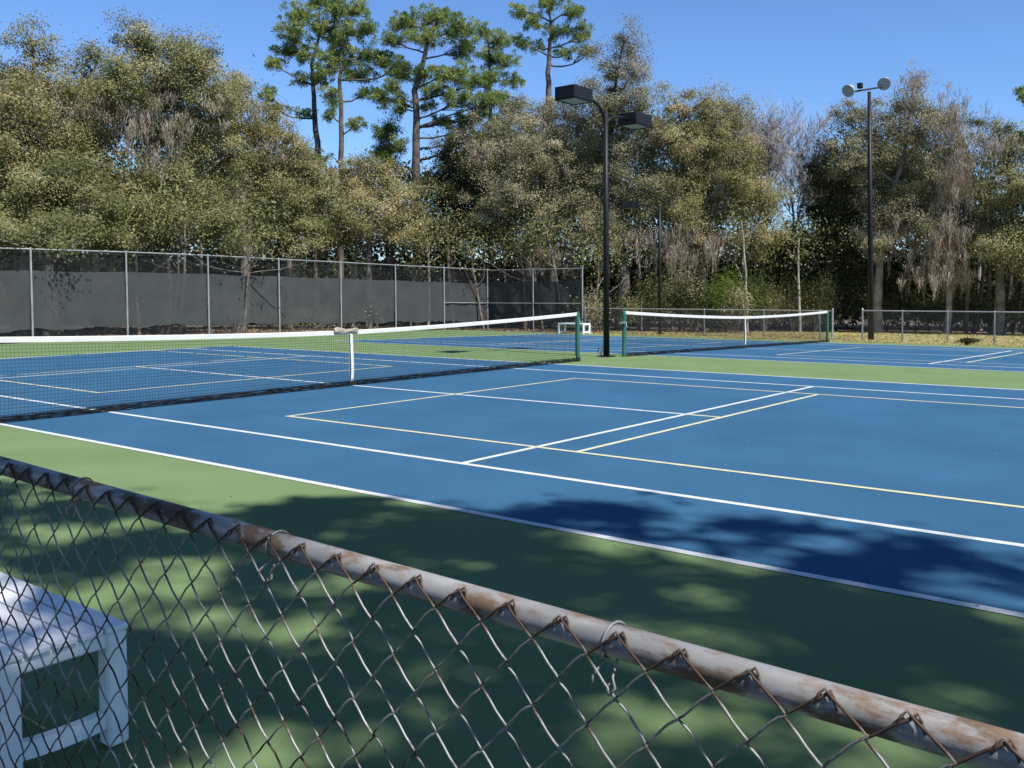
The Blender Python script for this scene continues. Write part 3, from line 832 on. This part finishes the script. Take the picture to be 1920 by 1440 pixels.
oak('oak_tree', 'wide drooping grey-brown oak left of the double-headed lamp post', 985, 49,
    [(985, 215, 55, 38, .9), (1050, 215, 52, 45, .9), (925, 270, 62, 48), (1000, 285, 80, 55), (1075, 285, 60, 55), (895, 335, 60, 45), (960, 370, 90, 60), (1050, 375, 70, 60), (920, 440, 80, 42), (1020, 460, 70, 40)],
    M['grey'], .26, 21, group=OG, warm=.08, moss=[(1000, 300, 80, 60, 22, .3, 1.0), (930, 290, 50, 30, 14, .3, .9), (1040, 480, 60, 30, 20, .6, 2.2)])
BG = 'oaks behind the low fence'
oak('oak_tree', 'tall grey oak rising behind the double-headed lamp post', 1165, 47,
    [(1170, 75, 30, 38, .5), (1150, 120, 45, 45, .7), (1195, 125, 30, 40, .5), (1110, 190, 50, 45), (1180, 190, 55, 50), (1130, 270, 70, 60), (1210, 270, 60, 55), (1160, 350, 80, 55), (1230, 370, 50, 50), (1110, 420, 60, 45)],
    M['grey'], .32, 22, group=BG, moss=[(1180, 120, 30, 40, 8, .3, .9), (1200, 440, 60, 20, 20, .5, 2.2)])
oak('oak_tree', 'sunlit golden oak with feathery top right of the double-headed lamp post', 1310, 47,
    [(1265, 185, 38, 34, .6), (1330, 185, 52, 42, .7), (1390, 210, 30, 30, .4), (1270, 240, 60, 48), (1350, 250, 60, 50), (1300, 310, 80, 55), (1390, 320, 55, 50), (1270, 380, 60, 45), (1350, 390, 75, 45), (1430, 380, 50, 42), (1310, 440, 60, 36), (1420, 440, 50, 36)],
    M['golden'], .24, 23, group=BG, warm=.05, moss=[(1300, 450, 70, 30, 30, .7, 2.6), (1250, 470, 30, 20, 16, .7, 2.5)])
oak('oak_tree', 'dark leafy oak shading the far end of the second net', 1530, 50,
    [(1545, 300, 45, 40, .8), (1560, 350, 60, 50), (1530, 430, 70, 55), (1480, 480, 60, 50), (1570, 470, 60, 60), (1540, 550, 90, 45), (1450, 550, 60, 40)], M['dark'], .2, 24, group=BG)
oak('oak_tree', 'mossy grey oak with a ragged peak behind the floodlight pole', 1645, 49,
    [(1712, 160, 16, 24, .5), (1715, 195, 34, 26, .8), (1590, 230, 44, 40, .7), (1650, 225, 45, 40, .8), (1720, 240, 55, 40), (1600, 300, 60, 48), (1690, 310, 75, 50), (1650, 380, 80, 55), (1720, 400, 60, 50), (1640, 450, 60, 40)],
    M['grey'], .22, 25, group=BG, bark='palebark', fork=3.2, moss=[(1712, 150, 22, 25, 16, .3, 1.0), (1775, 230, 45, 50, 30, .5, 1.8), (1785, 330, 38, 60, 46, .8, 2.6), (1780, 420, 40, 50, 46, .8, 2.6), (1740, 480, 60, 40, 36, .6, 2.0), (1690, 200, 40, 30, 14, .4, 1.2), (1660, 430, 60, 40, 20, .5, 1.6)])
oak('oak_tree', 'thin mossy oak next to the dark trunks at the lawn edge', 1775, 48.5,
    [(1780, 230, 35, 32, .7), (1800, 290, 30, 40, .5), (1760, 360, 40, 50, .6), (1790, 470, 50, 46, .8)], M['grey'], .14, 26, group=BG, bark='palebark', warm=.1,
    moss=[(1800, 300, 26, 50, 24, .6, 2.2), (1770, 520, 50, 20, 20, .6, 2.0)])
oak('oak_tree', 'open-branched oak whose boughs reach over dark trunks on the lawn edge', 1870, 48,
    [(1870, 245, 38, 24, .7), (1910, 280, 40, 26, .7), (1850, 300, 30, 24, .5), (1895, 350, 60, 40), (1850, 410, 45, 45), (1930, 420, 60, 60), (1880, 460, 60, 36)], M['olive'], .22, 27, group=BG, moss=[(1880, 270, 40, 20, 10, .4, 1.2)])
oak('oak_tree', 'leafy dark oak beyond the last post of the lawn fence', 2010, 47,
    [(2000, 300, 70, 60), (2030, 400, 90, 60), (1990, 480, 70, 50)], M['olive'], .2, 28, group=BG)
oak('oak_tree', 'leafy oak off the near end of the screened fence', -130, 42,
    [(-130, 150, 70, 60), (-150, 260, 100, 80), (-120, 380, 100, 70)], M['olive'], .2, 29, group=OG)

pine('leaning pine with a ragged narrow crown and bare lower limbs', 592, 55, [(596, 290), (588, 200), (585, 120), (600, 60), (598, 10)],
    [(600, 5, 40, 22, 12), (560, 30, 36, 20, 10), (640, 25, 34, 22, 9), (545, 62, 34, 18, 9), (610, 55, 48, 22, 14), (540, 95, 30, 14, 7), (640, 85, 30, 18, 7), (515, 120, 26, 12, 5), (570, 100, 34, 18, 8), (500, 180, 22, 16, 5), (600, 150, 26, 14, 4), (560, 150, 26, 12, 4), (520, 205, 24, 12, 4), (575, 215, 22, 10, 3)], 41, .2)
pine('straight dark-stemmed pine with layered needle pads next to the leaning pine', 638, 53, [(639, 320), (640, 230), (637, 150), (640, 80), (655, 20)],
    [(665, 15, 30, 22, 8), (655, 60, 34, 20, 8), (690, 50, 20, 20, 5), (640, 110, 44, 20, 13), (700, 105, 40, 20, 12), (610, 130, 30, 16, 6), (670, 140, 40, 18, 9), (735, 125, 30, 20, 8), (620, 180, 22, 20, 5), (690, 175, 30, 12, 5), (665, 235, 28, 10, 4), (620, 215, 14, 18, 3)], 42, .18)
pine('flat-topped pine with a forked trunk and wide green crown', 783, 52, [(780, 320), (782, 240), (778, 170), (795, 110), (805, 70), (815, 40)],
    [(815, 35, 48, 18, 14), (760, 45, 40, 18, 11), (860, 50, 36, 22, 11), (730, 75, 26, 14, 6), (800, 70, 50, 18, 12), (875, 90, 34, 24, 10), (790, 140, 36, 20, 9), (850, 140, 46, 24, 15), (905, 150, 46, 26, 14), (750, 135, 24, 22, 6), (870, 185, 50, 20, 12), (930, 185, 34, 20, 8), (720, 185, 26, 22, 7), (750, 200, 24, 20, 5), (830, 230, 34, 10, 5), (870, 235, 30, 16, 5), (850, 265, 20, 16, 3), (820, 170, 40, 18, 8), (890, 215, 44, 16, 8), (930, 235, 36, 16, 6), (740, 165, 30, 16, 5), (800, 200, 24, 10, 3), (905, 255, 34, 14, 5)], 43, .26)
pine('hazy blue-green pine set back beside the flat-topped pine', 920, 62, [(920, 250), (918, 150), (915, 60)],
    [(905, 60, 26, 18, 8), (935, 80, 28, 22, 9), (950, 115, 30, 20, 9), (915, 110, 26, 20, 8), (960, 150, 26, 18, 7), (930, 190, 34, 20, 8), (965, 200, 30, 18, 7)], 44, .2)
pine('dark open-crowned pine with splayed upper branches near the lamp heads', 1035, 54, [(1030, 190), (1028, 120), (1035, 60), (1030, 20)],
    [(1030, 5, 36, 20, 9), (975, 20, 20, 14, 5), (1075, 25, 26, 22, 7), (1000, 40, 24, 18, 5), (1045, 60, 34, 20, 7), (1090, 65, 26, 20, 6), (975, 80, 18, 16, 4), (1060, 100, 26, 16, 4), (1100, 100, 18, 14, 3), (1010, 90, 16, 14, 2)], 45, .22)
pine('young pine filling the gap below the straight dark-stemmed pine', 725, 60, [(728, 300), (730, 240), (735, 215)], [(720, 250, 24, 18, 6), (745, 275, 22, 18, 6), (715, 285, 24, 16, 6), (590, 298, 40, 14, 7)], 46, .1)
pine('dark pine overhanging the end of the lawn fence', 1950, 50, [(1950, 300), (1945, 200)], [(1925, 175, 20, 16, 5), (1950, 195, 34, 24, 9), (1915, 262, 20, 12, 4)], 47, .2)
bare_tree('bare grey tree with fine upright twigs against the sky', 1435, 54, 1440, 170, 1.0, 51)
bare_tree('leaning bare tree beside the dark leafy oak', 1450, 53, 1535, 215, .9, 52)
bare_tree('small bare tree poking above the golden oak', 1395, 55, 1390, 190, .9, 53)
bare_tree('bare twiggy tree beyond the thin mossy oak', 1840, 55, 1845, 205, .9, 54)

# understory trunks that can be told apart, each its own small tree
rng0 = np.random.default_rng(77)
def stem(label, px, D, H, r, mat, lean, group, seed):
    rng = np.random.default_rng(seed); b_ = spot(px, D)
    root = thing('thin_tree', label, 'tree', tuple(b_), group)
    mb = MB(); top = np.array([lean, rng.normal() * .2, H])
    pts = tube_path(mb, np.array([0, 0, -.1]), top, r, r * .5, rng, 7, .05, 0, 7)
    for k in range(4):
        s = pts[rng.integers(3, 8)]
        tube_path(mb, s, s + np.array([rng.normal() * .9, rng.normal() * .9, rng.uniform(.4, 1.4)]), r * .4, .012, rng, 4, .15, 0, 5)
    mb.build('trunk', M[mat], root, smooth=True)
    N = 900; c = pts[-1] + rng.normal(size=(N, 3)) * np.array([.75, .75, .6]); ax, ay = leaf_cards(rng, c, rng.uniform(.04, .08, N))
    link('crown', cards_mesh('crown', c, ax, ay, np.clip(rng.normal(.45, .2, N), 0, 1), M['olive']), root)
for i, px in enumerate((30, 110, 155, 195, 260, 313, 338, 395, 437, 452, 540, 600, 612, 660, 705, 768, 800, 850, 905, 945, 985, 1020)):
    stem('thin trunk among the undergrowth behind the screened fence', px + rng0.uniform(-3, 3), (37.5 if px < 500 else 46) + rng0.uniform(0, 4), rng0.uniform(3.5, 5.5), rng0.uniform(.05, .11), ('bark', 'palebark', 'pinebark')[i % 3], rng0.normal() * .4, 'thin trunks behind the screened fence', 100 + i)
for i, px in enumerate((1050, 1105, 1120, 1195, 1215, 1262, 1295, 1400, 1415, 1500)):
    stem('thin leaning trunk in the scrub behind the low fence', px + rng0.uniform(-3, 3), 45 + rng0.uniform(0, 3), rng0.uniform(3.5, 5.5), rng0.uniform(.05, .1), ('bark', 'palebark')[i % 2], rng0.normal() * .6, 'thin trunks behind the low fence', 140 + i)
for i, (px, ln) in enumerate(((1812, .1), (1826, .2), (1858, -.1), (1882, .5), (1902, .9))):
    stem('straight dark trunk in deep shade at the lawn edge', px, 49.5 + .4 * i, 7.0, .12, 'bark', ln, 'dark trunks at the lawn edge', 160 + i)

# shrubs
def shrub(label, px, D, w, h, mat, seed, group, n=2600):
    rng = np.random.default_rng(seed); b_ = spot(px, D)
    root = thing('shrub', label, 'shrub', tuple(b_), group)
    mb = MB(); C = []
    for k in range(9):
        tip = np.array([rng.normal() * w * .4, rng.normal() * w * .4, h * rng.uniform(.45, .95)])
        tube_path(mb, np.zeros(3), tip, .022, .006, rng, 4, .15, 0, 4)
        C.append(tip + rng.normal(size=(n // 9, 3)) * np.array([w * .24, w * .24, h * .17]))
    C = np.concatenate(C); C[:, 2] = np.abs(C[:, 2]) + .03
    ax, ay = leaf_cards(rng, C, rng.uniform(.03, .06, len(C)))
    link('foliage', cards_mesh('foliage', C, ax, ay, np.clip(np.repeat(rng.normal(.45, .14, 9), len(C) // 9) + rng.normal(size=len(C)) * .07, 0, 1), mat, True), root)
    mb.build('stems', M['bark'], root)
for i in range(30):
    px = -20 + i * 37 + rng0.uniform(-12, 12)
    shrub('low scrubby bush in the undergrowth behind the screened fence', px, (38 if px < 400 else 42 if px < 700 else 50) + rng0.uniform(0, 5), rng0.uniform(.8, 1.5), rng0.uniform(.7, 1.8), M[('olive', 'golden', 'dark', 'grey')[i % 4]], 200 + i, 'scrub behind the screened fence', 1800)
for i in range(22):
    px = 1090 + i * 22 + rng0.uniform(-9, 9)
    if 1142 < px < 1192: px += 60
    shrub('tangled bush in the scrub behind the low fence', px, (44 if px < 1400 else 46.5) + rng0.uniform(0, 3), rng0.uniform(.9, 1.6), rng0.uniform(1.2, 2.8), M[('dark', 'grey', 'dark', 'olive')[i % 4]], 240 + i, 'scrub behind the low fence', 2400)
for i in range(16):
    px = 1575 + i * 27 + rng0.uniform(-9, 9)
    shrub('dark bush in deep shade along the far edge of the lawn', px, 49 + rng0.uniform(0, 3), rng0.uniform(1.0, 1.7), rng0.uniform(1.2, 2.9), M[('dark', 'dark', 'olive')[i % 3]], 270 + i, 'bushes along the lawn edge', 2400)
shrub('bright green sunlit shrub behind the second net', 1362, 44.2, 1.35, 2.5, M['lime'], 300, None, 4200)
shrub('low black-green clump on the dry lawn by the court edge', 1812, 33.8, .38, .14, M['dark'], 301, None, 900)

# the wood behind, one far mass
rngw = np.random.default_rng(9); C, S = [], []
for i in range(3500):
    px = rngw.uniform(-260, 2180); D = rngw.uniform(55, 68)
    ylim = 455 if 1385 < px < 1525 else 330 if not 570 < px < 760 else 325
    if px > 1780: ylim = 400
    y = rngw.uniform(ylim, 590) if i % 2 else rngw.uniform(490, 585)
    c = aloft(px, y, D); c[2] = max(c[2], gh(c[1]) + .3)
    C.append(c + rngw.normal(size=(60, 3)) * np.array([.8, .8, .55])); S.append(rngw.uniform(.10, .20, 60))
for i in range(1500):                   # taller wood behind the oak crowns; its dark leaf colour paints shaded hollows
    a, b_, y0 = ((-150, 150, 190), (150, 470, 175), (430, 560, 300), (860, 1120, 260), (1080, 1400, 230), (1560, 1800, 270))[i % 6]
    c = aloft(rngw.uniform(a, b_), rngw.uniform(y0, 420), rngw.uniform(52, 58))
    C.append(c + rngw.normal(size=(60, 3)) * np.array([.7, .7, .5])); S.append(rngw.uniform(.08, .16, 60))
C = np.concatenate(C); S = np.concatenate(S); ax, ay = leaf_cards(rngw, C, S)
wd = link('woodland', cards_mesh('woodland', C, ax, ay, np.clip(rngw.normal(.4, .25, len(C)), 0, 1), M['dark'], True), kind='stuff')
tag(wd, 'dark mass of far woodland filling in behind the front trees', 'woodland')

# ------------------------------------------------------------------ tall shade tree beside the camera (casts the dappled shade)
EDGE_U = np.array([2.6, 3.9, 6.2, 6.5, 7.0, 7.9, 9.4, 10.4, 11.5, 14, 18]); EDGE_V = np.array([-1.9, -1.45, -1.1, -.45, -.05, .5, 1.15, 1.3, 1.1, .7, .2])
_lat = np.random.default_rng(1234).random((64, 64))
def vnoise(x, y):
    xi, yi = np.floor(x).astype(int), np.floor(y).astype(int); fx, fy = x - xi, y - yi
    fx, fy = fx * fx * (3 - 2 * fx), fy * fy * (3 - 2 * fy)
    g = lambda a, b_: _lat[a % 64, b_ % 64]
    return (g(xi, yi) * (1 - fx) + g(xi + 1, yi) * fx) * (1 - fy) + (g(xi, yi + 1) * (1 - fx) + g(xi + 1, yi + 1) * fx) * fy
def fbm(x, y): return (vnoise(x, y) + .55 * vnoise(x * 2.1 + 7, y * 2.1 + 3) + .3 * vnoise(x * 4.3 + 1, y * 4.3 + 9)) / 1.85
def shades_right(P, rng):
    """keep only foliage whose shadow falls where the photograph has shade"""
    T = P - SUN / SUN[2] * P[:, 2:3]; u, v = T[:, 0], T[:, 1]
    hole = (u > 10.25) & (u < 12.2) & (v > -4.9) & (v < -3.2)                   # sun on the pipe rail
    hole |= (u > 7.55) & (u < 8.3) & (v > -3.62) & (v < -3.2)                     # and on the bench top
    u = u + rng.normal(size=len(u)) * .07; v = v + rng.normal(size=len(u)) * .05
    depth = np.interp(u, EDGE_U, EDGE_V) - v + (fbm(u * 2.4, v * 3.2 + 20) - .5) * 1.3   # metres inside the ragged edge
    fq = np.where(v > -.1, 1.35, 1.0); gap = fbm(u * 2.3 * fq + 4, v * 3.0 * fq)                                             # sun flecks
    lim = np.interp(u, [8, 9.5, 10.5], [.575, .59, .605]) + np.where(v > -.1, -.08, 0)
    keep = 1 / (1 + np.exp((gap - lim) / .022))
    ok = (depth > 0) & ((rng.random(len(u)) < keep) | (v < -4.6) | (u < 3))
    patchy = (u > 7.4) & (u < 8.9) & (v > -3.68) & (v < -3.1) & (rng.random(len(u)) < .6)
    return ok & ~hole & ~patchy
def shade_tree():
    rng = np.random.default_rng(21); base = np.array([21.5, -7.5, -.06])
    root = thing('oak_tree', 'tall oak standing outside the court whose crown dapples the near corner', 'tree', tuple(base))
    n0 = 6000; T = np.column_stack([rng.uniform(-2, 16, n0), rng.uniform(-6, 1.6, n0), np.zeros(n0)])
    C = T + SUN / SUN[2] * rng.uniform(11, 18, n0)[:, None]
    C = C[shades_right(C, rng)][:1700]
    P = np.repeat(C, 60, 0); P = P + rng.normal(size=P.shape) * np.array([.24, .24, .22])
    P = P[shades_right(P, rng) | (rng.random(len(P)) < .05)]
    ax, ay = leaf_cards(rng, P, rng.uniform(.07, .13, len(P)))
    link('crown', cards_mesh('crown', P - base, ax, ay, np.clip(rng.normal(.45, .2, len(P)), 0, 1), M['olive'], True), root)
    mb = MB(); fk = np.array([21.0, -7.0, 6.5])
    tube_path(mb, base - np.array([0, 0, .2]), fk, .42, .3, rng, 6, .04, 0, 10)
    ends = C[rng.choice(len(C), 13, replace=False)]
    limbs = []
    for e in ends: limbs += tube_path(mb, fk, e, .13, .03, rng, 9, .12, .05, 6)
    LB = np.array(limbs)
    for c in C[::8]:
        s = LB[np.argmin(np.linalg.norm(LB - c, axis=1) + rng.random(len(LB)) * .6)]
        tube_path(mb, s, c, .02, .006, rng, 3, .12, .02, 4)
    mb.v = [tuple(np.array(v) - base) for v in mb.v]; mb.build('trunk', M['bark'], root, smooth=True)
shade_tree()
# unseen oaks added behind the camera to block open sky over the near court
def sky_block_oak(x, y, H, r, seed, lo=.36):
    rng = np.random.default_rng(seed); base = np.array([x, y, -.06])
    root = thing('oak_tree', 'broad unseen oak added to block sky outside the near chain-link fence', 'tree', tuple(base), 'added oaks outside the near fence')
    mb = MB(); fk = np.array([0, 0, H * lo]); tube_path(mb, np.array([0, 0, -.1]), fk, .3, .22, rng, 5, .05, 0, 9)
    ncl = 300; d = unit(rng.normal(size=(ncl, 3))); h = (1 - lo) / 2
    c = np.array([0, 0, H * (lo + h)]) + d * (rng.uniform(.15, 1, ncl) ** .45)[:, None] * np.array([r, r, H * h])
    for k in range(0, ncl, 6): tube_path(mb, fk, c[k], .07, .02, rng, 5, .12, .04, 5)
    P = np.repeat(c, 48, 0) + rng.normal(size=(ncl * 48, 3)) * .45
    P = P[shades_right(P + base, rng)]
    ax, ay = leaf_cards(rng, P, rng.uniform(.10, .18, len(P)))
    link('crown', cards_mesh('crown', P, ax, ay, np.clip(rng.normal(.45, .2, len(P)), 0, 1), M['olive'], True), root)
    mb.build('trunk', M['bark'], root, smooth=True)
for k, (x, y, H, r) in enumerate(((-7, -9.5, 17, 5.4), (1, -8.8, 18, 5.4), (9, -9.2, 18, 5.6), (16.5, -9, 18, 5.6), (25, -10, 18, 5.2), (-2, -17, 20, 5.5), (7, -17, 20, 5.5), (16, -17, 20, 5.5), (26, -1.5, 17, 4.6), (27, 9, 15, 4.5))):
    sky_block_oak(x, y, H, r, 400 + k)

# ------------------------------------------------------------------ grass and litter
rg = np.random.default_rng(31)
def blades(name, label, cat, N, sampler, hmin, hmax, mat):
    p = sampler(N); h = rg.uniform(hmin, hmax, len(p)); yaw = rg.uniform(0, math.pi, len(p))
    lean = rg.normal(size=(len(p), 2)) * .9 * h[:, None]
    ay = np.stack([lean[:, 0], lean[:, 1], h * .5], 1); ax = np.stack([np.cos(yaw), np.sin(yaw), 0 * yaw], 1) * rg.uniform(.012, .03, len(p))[:, None]
    p[:, 2] += h * .42
    # clumped tint
    t = .5 + .25 * np.sin(p[:, 0] * 1.3) * np.cos(p[:, 1] * 1.7) + rg.normal(size=len(p)) * .18
    o = link(name, cards_mesh(name, p, ax, ay, np.clip(t, 0, 1), mat), kind='stuff'); tag(o, label, cat)
def samp_lawn(N):
    u = rg.uniform(-12.4, 22, N); v = 27.34 + (43 - 27.34) * rg.random(N) ** 1.5
    return np.stack([u, v, np.array([gh(x) for x in v]) - .045], 1)
blades('grass', 'dry yellow-green grass covering the lawn behind the courts', 'grass', 32000, samp_lawn, .03, .085, M['grass'])
def samp_litter(N):
    k = N // 3
    a = np.stack([rg.uniform(-30, -18.8, 2*k), rg.uniform(-2, 32, 2*k)], 1); b_ = np.stack([rg.uniform(-20, -1, k), rg.uniform(28, 36, k)], 1)
    q = np.concatenate([a, b_]); return np.column_stack([q, [gh(x) - .05 for x in q[:, 1]]])
q = samp_litter(15000); ax, ay = leaf_cards(rg, q, rg.uniform(.03, .07, len(q)), up=2.5)
tag(link('leaf_litter', cards_mesh('leaf_litter', q + np.array([0, 0, .02]), ax, ay, rg.random(len(q)), M['litter']), kind='stuff'), 'brown fallen leaves under the trees behind the fences', 'leaf litter')
n_ = 90
q = np.column_stack([rg.uniform(2, 12, n_), rg.uniform(-3.6, 5, n_), np.full(n_, .006)]); ax, ay = leaf_cards(rg, q, rg.uniform(.008, .018, n_), up=6)
tag(link('fallen_leaves', cards_mesh('fallen_leaves', q, ax, ay, .6 + .4 * rg.random(n_), M['litter']), kind='stuff'), 'tiny pale leaf scraps scattered over the court', 'leaf litter')
print('leaves', NL[0])
